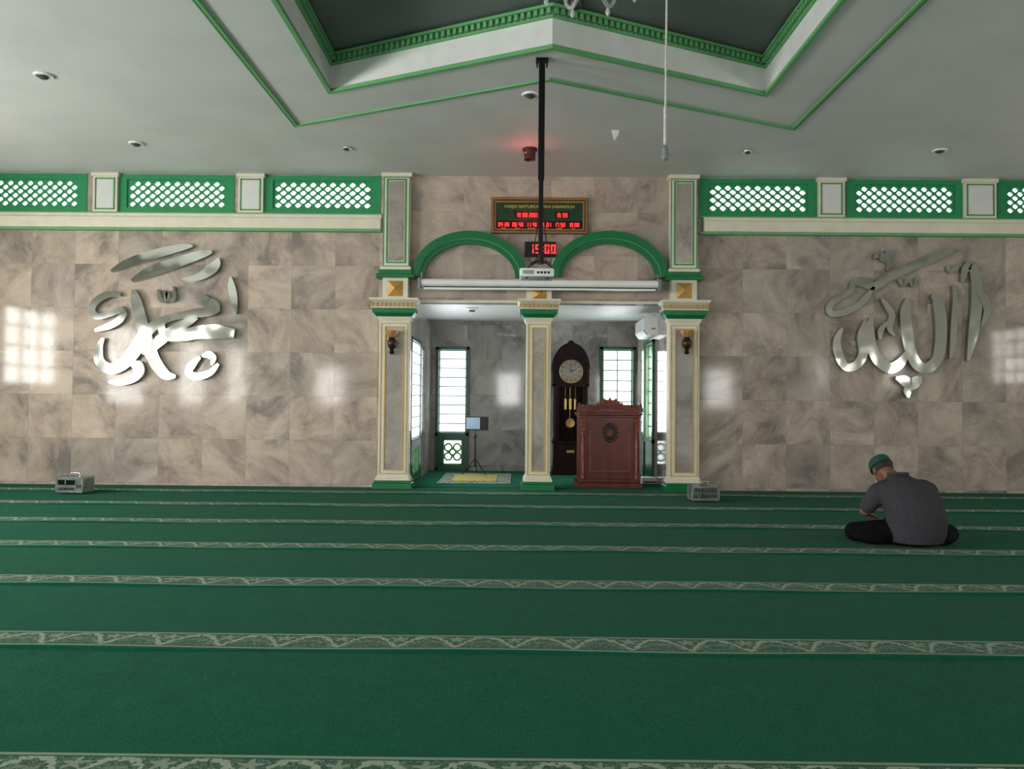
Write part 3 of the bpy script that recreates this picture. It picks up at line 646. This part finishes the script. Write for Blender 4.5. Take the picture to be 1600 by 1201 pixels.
# chandelier
cxh,cyh=.36,3.9; zb=PY(905,13,cyh).z+.1
e=empty('chandelier',(cxh,cyh,zb),'crystal chandelier with curled glass arms at the top edge','chandelier')
MB().lathe([(.002,.0),(.03,.02),(.05,.06),(.03,.1),(.06,.16),(.08,.24),(.04,.32),(.03,.42),(.06,.5),(.02,.6),(.012,.62),(.012,ZC+.36-zb)],(cxh,cyh,zb+.0),20).build('stem',M['stem'],e,True)
for i in range(8):
    t=6.2832*i/8+.3; c_,s_=math.cos(t),math.sin(t)
    pr=[(.05,.16),(.14,.06),(.25,.03),(.34,.09),(.37,.17)]
    arm=MB().tube(cr([(cxh+r*c_,cyh+r*s_,zb+z) for r,z in pr]),.011,8).build('arm',M['glass'],e,True)
    MB().lathe([(.01,0),(.05,.01),(.055,.025),(.02,.03),(.018,.1),(.012,.13),(.002,.15)],(cxh+.37*c_,cyh+.37*s_,zb+.17),16).build('candle_cup',M['whitep'],arm,True)
    MB().lathe([(.002,-.05),(.014,-.03),(.01,-.01),(.002,0)],(cxh+.25*c_,cyh+.25*s_,zb+.02),8).build('crystal_drop',M['glass'],arm,True)
# ---------------------------------------------------------------- pulpit
YF=10.22; a=PY(901,760,YF); b=PY(1005,760,YF); cx=(a.x+b.x)/2; hw=(b.x-a.x)/2; zt=PY(955,638,YF).z; ztop=PY(955,613,YF).z
e=empty('pulpit',(cx,YF+.3,.012),'carved reddish wooden pulpit with scalloped crest and round medallion','pulpit')
D=.62; Bz=.012
MB().box(cx-hw,cx+hw,YF,YF+D,Bz,Bz+.07,.008).box(cx-hw+.03,cx+hw-.03,YF+.02,YF+D,Bz+.07,Bz+.12,.01).build('plinth',M['wood'],e)
MB().box(cx-hw+.045,cx+hw-.045,YF+.045,YF+D,Bz+.12,zt-.06).build('body',M['wood'],e)
MB().box(cx-hw+.01,cx+hw-.01,YF+.0,YF+D,zt-.09,zt-.055,.008).box(cx-hw+.03,cx+hw-.03,YF+.02,YF+D,zt-.12,zt-.09,.006).build('cornice',M['wood'],e)
m=MB(); outline(m,cx-hw+.14,cx+hw-.14,Bz+.18,zt-.2,YF+.045,.028,.02)
fx=hw-.18; zb0=Bz+.22; zb1=zt-.34
arc=[(cx+fx*math.cos(math.pi*t/14),zb1+.1*math.sin(math.pi*t/14)) for t in range(15)]
m.extr([(cx-fx,YF+.028,zb0),(cx+fx,YF+.028,zb0)]+[(x,YF+.028,z) for x,z in arc],(0,.02,0))
m.build('front_panel',M['wood'],e)
m=MB().tube([(cx-fx,YF+.03,zb0)]+[(x,YF+.03,z) for x,z in arc[::-1]]+[(cx+fx,YF+.03,zb0),(cx-fx,YF+.03,zb0)],.011,6)
m.build('moulding',M['woodl'],e,True)
for s_ in (-1,1):
    x=cx+s_*(hw-.085)
    MB().lathe([(.03,0),(.03,.05),(.02,.06),(.026,.1),(.018,.14),(.026,.3),(.026,.42),(.018,.55),(.026,.6),(.03,.64)],(x,YF+.035,Bz+.12),16).build('side_post',M['woodl'],e,True)
mz=PY(955,676,YF).z; rx=Matrix.Rotation(math.pi/2,3,'X')
m=MB().lathe([(.001,.012),(.05,.014),(.055,.02),(.06,.012),(.075,.01),(.085,.022),(.095,.022),(.1,.0)],(cx,YF+.026,mz),28,rx,sx=.85,sy=1.15)
for k in range(14):
    t=6.2832*k/14; m.sph((cx+.105*.9*math.cos(t),YF+.02,mz+.125*math.sin(t)),.016,8)
md_=m.build('medallion',M['woodk'],e,True)
m=MB()
for k,h_ in ((-.03,.03),(-.012,.045),(.008,.045),(.028,.05)): m.box(cx+k-.004,cx+k+.004,YF-.002,YF+.014,mz-.03,mz-.03+h_*1.4)
m.box(cx-.034,cx+.012,YF-.002,YF+.014,mz-.034,mz-.026); m.build('emblem_letters',M['woodl'],md_)
for s_ in (-1,1):
    m=MB()
    for z,r in ((zt-.17,.034),(zt-.23,.036),(zt-.29,.032),(zt-.345,.024)):
        m.tube([(cx+s_*(hw-.085)+r*(1-t/26)*math.cos(t*.55*s_),YF+.004,z+r*(1-t/26)*math.sin(t*.55)) for t in range(24)],.009,6)
    m.build('side_carving',M['woodl'],e,True)
m=MB(); pts=[(cx-hw+.0,zt-.05)]; N=110
def crz(t): return zt+.0+.02*(1-abs(t))+.09*math.exp(-(abs(t)/.36)**3)+(.035*math.exp(-((abs(t)-.9)/.08)**2))
for i in range(N+1):
    t=-1+2*i/N; pts.append((cx+t*hw,crz(t)+.045*(1-abs(math.sin(t*math.pi*5.5)))**1.4))
pts.append((cx+hw,zt-.05))
m.extr([(x,YF+.03,z) for x,z in pts],(0,.05,0)); m.build('crest',M['wood'],e)
m=MB()
for i in range(1,16):
    t=-1+2*i/16; x=cx+t*(hw-.02); z=crz(t)-.012; r=.024; sg=1 if t>0 else -1
    m.tube([(x+sg*r*(1-q/22)*math.cos(q*.55),YF+.022,z+r*(1-q/22)*math.sin(q*.55)) for q in range(20)],.008,6)
for hh2 in (0,.03): m.tube([(cx-hw*.62+hw*1.24*i/16,YF+.02,zt-.035+hh2+.05*math.sin(math.pi*i/16)) for i in range(17)],.010,6)
for k in range(9): m.sph((cx+(k-4)*.075,YF+.02,zt-.02+.04*math.sin(math.pi*(k+.5)/9)),.013,8)
m.build('crest_carving',M['woodl'],e,True)
for s_ in (-1,1):
    MB().lathe([(.02,0),(.03,.01),(.015,.03),(.026,.06),(.012,.09),(.001,.115)],(cx+s_*(hw-.03),YF+.06,zt-.03),14).build('finial',M['wood'],e,True)
MB().extr([(cx-hw+.06,YF+.1,zt-.06),(cx-hw+.06,YF+.1,zt+.05),(cx-hw+.06,YF+.5,zt-.04),(cx-hw+.06,YF+.5,zt-.06)],(2*hw-.12,0,0)).build('sloped_top',M['wood'],e)
# ---------------------------------------------------------------- grandfather clock
YC=12.0; a=PY(863,700,YC); b=PY(920,700,YC); cx=(a.x+b.x)/2; hw=(b.x-a.x)/2; top=PY(890,534,YC).z
e=empty('grandfather_clock',(cx,YC+.2,.012),'tall dark wooden grandfather clock standing behind the pulpit','clock')
MB().box(cx-hw,cx+hw,YC,YC+.36,.012,.12,.01).box(cx-hw+.02,cx+hw-.02,YC+.02,YC+.35,.12,.5).box(cx-hw,cx+hw,YC,YC+.36,.5,.54,.01).build('plinth',M['woodd'],e)
MB().box(cx-hw+.03,cx-hw+.1,YC+.03,YC+.34,.54,1.45).box(cx+hw-.1,cx+hw-.03,YC+.03,YC+.34,.54,1.45).box(cx-hw+.03,cx+hw-.03,YC+.3,YC+.34,.54,1.45).build('case',M['woodd'],e)
for s_ in (-1,1): MB().lathe([(.022,0),(.028,.03),(.018,.06),(.022,.4),(.018,.8),(.028,.85),(.022,.88)],(cx+s_*(hw-.03),YC+.02,.55),14).build('column',M['woodd'],e,True)
dz=PY(889,580,YC).z; hz0=1.43
R_=hw-.03
arc=[(cx+R_*math.cos(math.pi*t/24),dz+.02+R_*math.sin(math.pi*t/24)) for t in range(25)]
MB().extr([(cx-R_,YC+.02,hz0),(cx+R_,YC+.02,hz0)]+[(x,YC+.02,z) for x,z in arc],(0,.32,0)).build('hood',M['woodd'],e)
m=MB(); rs=[]
for t in range(25):
    q=math.pi*t/24; c_,s_=math.cos(q),math.sin(q); zz=dz+.04
    rs.append([(cx+(hw-.05)*c_,YC-.01,zz+(hw-.05)*s_),(cx+(hw+.01)*c_,YC-.01,zz+(top-zz-.01)*s_),(cx+(hw+.01)*c_,YC+.35,zz+(top-zz-.01)*s_),(cx+(hw-.05)*c_,YC+.35,zz+(hw-.05)*s_)])
m.rings(rs)
m.box(cx-hw,cx-hw+.05,YC-.01,YC+.35,hz0-.02,dz+.04); m.box(cx+hw-.05,cx+hw,YC-.01,YC+.35,hz0-.02,dz+.04); m.box(cx-hw,cx+hw,YC-.01,YC+.35,hz0-.04,hz0)
for k in range(9):
    q=math.pi*(k+.5)/9; m.sph((cx+(hw-.02)*math.cos(q),YC-.01,dz+.04+(top-dz-.07)*math.sin(q)),.022,8)
m.sph((cx,YC+.05,top-.01),(.05,.03,.04),12); m.build('carved_arch',M['woodd'],e,True)
ry=Matrix.Rotation(math.pi/2,3,'X')
d=MB().lathe([(.175,-.01),(.175,.001),(.165,.004),(.001,.004)],(cx,YC+.018,dz),40,ry).build('dial',M['silver'],e,True)
for k in range(12):
    t=6.2832*k/12; c_,s_=math.cos(t),math.sin(t); MB().cyl((cx+.13*c_,YC+.012,dz+.13*s_),(cx+.155*c_,YC+.012,dz+.155*s_),.006,n=6).build('hour_mark',M['blk'],d)
m=MB().cyl((cx,YC+.004,dz),(cx+.075,YC+.004,dz+.03),.006,.003,6).cyl((cx,YC+.002,dz),(cx-.01,YC+.002,dz+.12),.005,.002,6).cyl((cx,YC+.0,dz),(cx,YC+.018,dz),.012); m.build('hands',M['blk'],d)
def circ(r,yy,t): return MB().tube([(cx+r*math.cos(6.2832*j/36),yy,dz+r*math.sin(6.2832*j/36)) for j in range(37)],t,6)
circ(.105,YC+.013,.004).build('inner_ring',M['brass'],d,True); circ(.18,YC+.012,.008).build('bezel',M['brass'],d,True)
wz=PY(889,631,YC).z
for k in (-1,0,1):
    x=cx+k*.08; wq=MB().lathe([(.002,-.09),(.026,-.085),(.026,.08),(.016,.085),(.004,.095)],(x,YC+.14,wz),16).build('weight',M['brass'],e,True)
    MB().cyl((x,YC+.14,wz+.09),(x,YC+.14,1.42),.002,n=6).build('chain',M['brass'],wq)
pz=PY(889,661,YC).z
MB().cyl((cx,YC+.2,pz),(cx,YC+.2,1.42),.004,n=6).lathe([(.001,.0),(.07,.004),(.075,.0),(.07,-.012),(.001,-.015)],(cx,YC+.12,pz),28,ry).build('pendulum',M['brass'],e,True)
MB().box(cx-.06,cx+.06,YC-.003,YC+.02,.36,.4).build('plaque',M['brass'],e)
# ---------------------------------------------------------------- music stand and mats
YM=11.75; c=PY(742,744,YM); cx=c.x; dzt=PY(742,651,YM).z; dzb=PY(742,671,YM).z
e=empty('music_stand',(cx,YM,.02),'black folding music stand with a page on it inside the alcove','music stand')
MB().box(cx-.155,cx+.2,YM-.02,YM-.012,dzb,dzt).box(cx-.155,cx+.2,YM-.07,YM-.012,dzb-.006,dzb+.004).box(cx-.16,cx+.205,YM-.022,YM-.01,dzt-.006,dzt+.004).build('desk',M['black'],e)
MB().box(cx-.14,cx+.07,YM-.026,YM-.0205,dzb+.01,dzt-.01).build('page',M['paper'],e)
MB().cyl((cx,YM,.15),(cx,YM,.62),.011).build('lower_tube',M['black'],e); MB().cyl((cx,YM,.6),(cx,YM-.004,dzb+.1),.007).build('upper_tube',M['black'],e)
MB().cyl((cx,YM,.58),(cx,YM,.63),.017).cyl((cx,YM,.63),(cx+.035,YM,.63),.008).build('clamp',M['black'],e)
for k in range(3):
    t=math.radians(205+120*k); x1,y1=cx+.2*math.cos(t),YM+.2*math.sin(t)
    lg=MB().tube([(cx,YM,.28),(x1,y1,.052)],.008).tube([(cx,YM,.16),((cx+x1)/2,(YM+y1)/2,.155)],.005).build('leg',M['black'],e)
    MB().sph((x1,y1,.052),.012,8).build('rubber_foot',M['blk'],lg)
tag(MB().box(PZ(682,754,.02).x,PZ(798,754,.02).x,PZ(740,755,.02).y,PZ(740,739,.02).y,.013,.022,.003).build('patterned_rug',M['rug']),'patterned pale and green rug on the alcove floor','rug')
ya,yb_=PZ(740,751,.03).y,PZ(740,741,.03).y; xa_,xb_=PZ(706,748,.03).x,PZ(776,748,.03).x
rs=[]
for i in range(30):
    x=xa_+(xb_-xa_)*i/29; rs.append([(x,ya+.03*math.sin(i*.9),.0225),(x,ya+.03*math.sin(i*.9),.03),(x,(ya+yb_)/2,.033+.004*math.sin(i*1.3)),(x,yb_,.03),(x,yb_,.0225)])
tag(MB().rings(rs).build('prayer_mat',M['yellow']),'yellow prayer mat lying on the rug by the music stand','prayer mat')
p=PY(1017,748,10.9)
e=empty('floor_box',(p.x-.03,10.9,.012),'small pale box on the floor between the pulpit and the right pillar','box')
MB().box(p.x-.13,p.x+.07,10.8,11.0,.013,.1,.01).build('body',M['whitep'],e); MB().box(p.x-.12,p.x+.06,10.795,10.8,.03,.05).build('slot',M['blk'],e)
def ac(x,sgn,y0,y1,z0,z1,label):
    e=empty('air_conditioner',(x,(y0+y1)/2,z0),label,'air conditioner'); d=.2
    prof=[(0,z0),(d*.7,z0),(d,z0+.08),(d,z1-.03),(d*.85,z1),(0,z1)]
    MB().extr([(x+sgn*(p_+.001),y0,z) for p_,z in prof],(0,y1-y0,0)).build('body',M['whitep'],e)
    MB().extr([(x+sgn*(d*.72),y0+.04,z0+.003),(x+sgn*(d+.004),y0+.04,z0+.075),(x+sgn*(d+.012),y0+.04,z0+.07),(x+sgn*(d*.76),y0+.04,z0-.005)],(0,y1-y0-.08,0)).build('flap',M['greyp'],e)
    MB().box(x+sgn*d*.2,x+sgn*d*.5,y0-.002,y0,z0+.08,z0+.1).build('side_mark',M['greyp'],e)
ac(AX1,-1,10.75,11.55,2.1,2.36,'white air conditioner on the right alcove wall above the pulpit')
p=PZ(735,478,AZ); 
e=empty('alcove_lamp',(p.x,10.9,AZ-.04),'small round white lamp on the alcove ceiling','ceiling lamp')
MB().lathe([(.09,.019),(.09,0),(.07,-.01),(.001,-.015)],(p.x,10.9,AZ),24).build('housing',M['whitep'],e,True)
MB().lathe([(.05,-.012),(.045,-.03),(.001,-.035)],(p.x,10.9,AZ),16).build('bulb',M['lens'],e,True)
# ---------------------------------------------------------------- cash boxes
def cashbox(u0,u1,v0,v1,label,rz,num,lines,win,kw):
    Y=H*F/(v1-628-(.5*(u0+u1)-807)*.009); a=PY(u0,v1,Y); b=PY(u1,v0,Y); w=(b.x-a.x)*kw; h=b.z-.03; cx=(a.x+b.x)/2; d=.22; y0=Y
    e=empty('cash_box',(cx,y0+d/2,.022),label,'donation box','metal donation boxes'); z0=.034; z1=z0+h
    x0,x1=cx-w/2,cx+w/2
    MB().box(x0+.006,x1-.006,y0+.006,y0+d-.006,z0,z1).build('body',M['tinp'],e)
    m=MB(); t=.016
    for x in (x0,x1-t):
        for y in (y0,y0+d-t): m.box(x,x+t,y,y+t,z0,z1)
    for z in (z0,z1-t):
        for y in (y0,y0+d-t): m.box(x0,x1,y,y+t,z,z+t)
        for x in (x0,x1-t): m.box(x,x+t,y0,y0+d,z,z+t)
    m.build('edge_frame',M['alu'],e)
    for x in (x0+.02,x1-.02):
        for y in (y0+.02,y0+d-.02): MB().cyl((x,y,.0235),(x,y,z0),.012,n=10).build('foot',M['blk'],e)
    m=MB().tube(cr([(cx-.06,y0+d/2,z1),(cx-.055,y0+d/2,z1+.035),(cx,y0+d/2,z1+.042),(cx+.055,y0+d/2,z1+.035),(cx+.06,y0+d/2,z1)]),.006,6); m.build('handle',M['alu'],e,True)
    MB().box(cx-.05,cx+.05,y0+.05,y0+.06,z1-.0,z1+.003).build('slot',M['blk'],e)
    if win:
        MB().box(x0+.03,x1-.1,y0+.002,y0+.0055,z0+.09,z1-.035).build('window_panel',M['darkglass'],e)
        MB().box(x0+.12,x0+.135,y0-.004,y0,z0+.1,z1-.04).build('latch',M['alu'],e)
    for t_,z,wd,sz,dx in lines: text(t_,sz,(cx+dx,y0+.003,z0+h*z),M['blk'],e,'lettering',wd)
    if num: text(num,.07,(x1-.052,y0+.003,z0+h*.4),M['blk'],e,'number_text',.07)
    e.rotation_euler=(0,0,rz)
cashbox(81,137,746,774,'metal donation box numbered 04 on the carpet below the left calligraphy',-.1,'04',[('KOTAK AMAL',.24,.2,.045,-.03)],True,.82)
cashbox(1078,1127,760,786,'metal donation box with black lettering right of the right pillar',.02,None,[('MASJID',.68,.24,.075,0),('BAITURRAHMAN',.3,.3,.07,0)],False,.9)
# ---------------------------------------------------------------- seated man
PXm=3.13; PYm=6.25
e=empty('person',(PXm,PYm,.018),'seated man in grey shirt, black trousers and green cap, seen from behind','person')
O=Vector((PXm,PYm,.018))
def L(x,y,z): return O+Vector((x,y,z))
hc=L(-.045,.25,.59); HM=Matrix.Rotation(math.radians(3),3,'Z')@Matrix.Rotation(math.radians(-46),3,'X')
def hp(x,y,z): return hc+HM@Vector((x,y,z))     # local: +y face, +z crown
b=MB()
b.sph(hc,(.075,.094,.1),24,HM); b.sph(hp(0,.03,-.05),(.06,.07,.07),18,HM)
b.sph(hp(0,.08,-.1),(.024,.02,.018),12,HM); b.sph(hp(0,.102,-.02),(.011,.014,.026),10,HM); b.sph(hp(0,.108,-.036),(.017,.016,.012),10,HM)
b.sph(hp(0,.088,.022),(.055,.016,.012),12,HM); b.sph(hp(0,.094,-.066),(.024,.012,.006),10,HM); b.sph(hp(0,.092,-.076),(.02,.012,.006),10,HM)
for s_ in (-1,1): b.sph(hp(.078*s_,-.005,-.02),(.01,.02,.033),12,HM)
b.cap(hp(0,-.03,-.06),L(.01,.09,.48),.058,.068)
b.cap(L(.03,.05,.43),L(.09,.0,.16),.11,.13)
armL=[L(-.17,.06,.44),L(-.24,.14,.25),L(-.13,.36,.20)]; armR=[L(.24,.06,.45),L(.315,.12,.25),L(.16,.36,.19)]
for A_ in (armL,armR):
    b.cap(A_[0],A_[1],.052,.043); b.cap(A_[1],A_[2],.041,.027)
ank=[L(-.14,.42,.055),L(.16,.47,.06)]
def hand(w,dirv,side,up):
    d=dirv.normalized(); u=(up-d*up.dot(d)).normalized(); s=d.cross(u)*side
    def q(a,c_,f): return w+d*a+s*c_+u*f
    b.cap(w,q(.03,0,0),.026,.024,12)
    for c_ in (-.026,-.009,.009,.026): b.cap(q(.02,c_*.7,0),q(.085,c_,0),.014,.012,10)
    for c_,l in ((-.031,.062),(-.0105,.078),(.0105,.084),(.031,.075)):
        p0=q(.088,c_,.0); p1=q(.088+l*.42,c_*1.08,-.008); p2=q(.088+l*.72,c_*1.1,-.024); p3=q(.088+l*.88,c_*1.1,-.042)
        b.cap(p0,p1,.0095,.0088,8); b.cap(p1,p2,.0088,.008,8); b.cap(p2,p3,.008,.007,8)
    b.cap(q(.02,.024,-.004),q(.05,.048,-.012),.014,.0115,8); b.cap(q(.05,.048,-.012),q(.082,.058,-.02),.011,.009,8)
hand(armL[2],Vector((.11,.10,-.03)),1,Vector((0,-.1,1))); hand(armR[2],Vector((-.11,.09,-.02)),-1,Vector((0,-.1,1)))
for a_,dr in ((ank[0],Vector((.6,.45,0))),(ank[1],Vector((-.6,.45,0)))):
    dr.normalize(); b.cap(a_-dr*.04,a_+dr*.11,.036,.026,12); sd=Vector((-dr.y,dr.x,0))
    for k in range(5): b.cap(a_+dr*.1+sd*(k-2)*.015+Vector((0,0,-.008)),a_+dr*(.155-abs(k-1)*.007)+sd*(k-2)*.017+Vector((0,0,-.015)),.011,.009,8)
b.build('body',M['skin'],e,remesh=.0055,sm=3)
m=MB()
for s_ in (-1,1): m.sph(hp(.03*s_,.082,.003),.012,12)
m.build('eyes',M['eye'],e,True)
m=MB()
rs=[]
for i in range(2,15):
    t=math.pi*i/22; rs.append([hp(.081*math.sin(t)*math.cos(a_),(.1*math.sin(t)*math.sin(a_)) if math.sin(a_)<.2 else .1*math.sin(t)*math.sin(a_)*.78-.012,.107*math.cos(t)+(.06*max(0,math.sin(a_)))*(i/14)**2) for a_ in [6.2832*j/28 for j in range(28)]])
m.rings(rs); m.build('hair',M['hair'],e,True)
m=MB()
m.lathe([(.088,.012),(.09,.02),(.089,.07),(.08,.088),(.05,.1),(.001,.103)],hc,32,HM,sx=.97,sy=1.14); cp=m.build('cap',M['cap'],e,True)
m=MB(); m.lathe([(.0885,.012),(.093,.014),(.093,.03),(.0885,.032)],hc,32,HM,sx=.97,sy=1.14); m.build('cap_band',M['capb'],cp,True)
m=MB()
sec=[(.10,-.015,.025,.205,.16),(.10,-.025,.1,.225,.172),(.095,-.035,.2,.235,.17),(.08,-.03,.29,.238,.165),(.062,-.01,.38,.235,.155),(.048,.02,.45,.218,.135),(.035,.045,.50,.17,.115),(.015,.075,.54,.098,.085),(.01,.095,.56,.074,.07)]
n=32
m.rings([[L(cx_+rx_*math.cos(6.2832*j/n),cy_+ry_*math.sin(6.2832*j/n),z_) for j in range(n)] for cx_,cy_,z_,rx_,ry_ in sec])
m.cap(L(-.12,.05,.43),L(-.165,.06,.415),.088,.08); m.cap(L(.18,.05,.44),L(.23,.055,.425),.09,.082)
m.cap(L(-.165,.06,.415),L(-.225,.115,.30),.08,.068); m.cap(L(.23,.055,.425),L(.305,.11,.28),.082,.07)
m.sph(L(.1,-.06,.13),(.2,.13,.13),20)
m.cap(L(.09,.06,.12),L(.06,.1,.3),.15,.12)
m.build('shirt',M['shirt'],e,remesh=.011,sm=3)
m=MB(); pts=[]
for j in range(25):
    a_=6.2832*j/24; pts.append(L(.01+.074*math.cos(a_),.098+.07*math.sin(a_),.56+.012*math.cos(a_+1.5)))
m.tube(pts,.013,8); m.build('collar',M['shirt'],e,True)
m=MB()
hipL,hipR=L(0,.0,.11),L(.18,.0,.11); knL,knR=L(-.335,.12,.085),L(.4,.06,.085)
m.cap(hipL,hipR,.125,.125); m.sph(L(.09,-.03,.09),(.2,.15,.1),20)
for h_,k_,a_ in ((hipL,knL,L(.1,.4,.06)),(hipR,knR,L(-.06,.45,.07))):
    m.cap(h_,k_,.11,.08); m.cap(k_,a_,.08,.055)
m.sph(L(-.22,.02,.065),(.16,.1,.065),16); m.sph(L(.3,.0,.065),(.12,.1,.065),16)
tr=m.build('trousers',M['trous'],e,remesh=.011,sm=4)
for v in tr.data.vertices:
    if v.co.z<.0: v.co.z=0.0
for o_ in kids(e):
    if o_.name.startswith(('body','shirt')):
        for v in o_.data.vertices:
            if v.co.z<.001: v.co.z=.001
# ---------------------------------------------------------------- world
w=bpy.data.worlds.new('sky'); S.world=w; w.use_nodes=True; bg=w.node_tree.nodes['Background']; bg.inputs[0].default_value=(.9,.97,1,1); bg.inputs[1].default_value=2.6
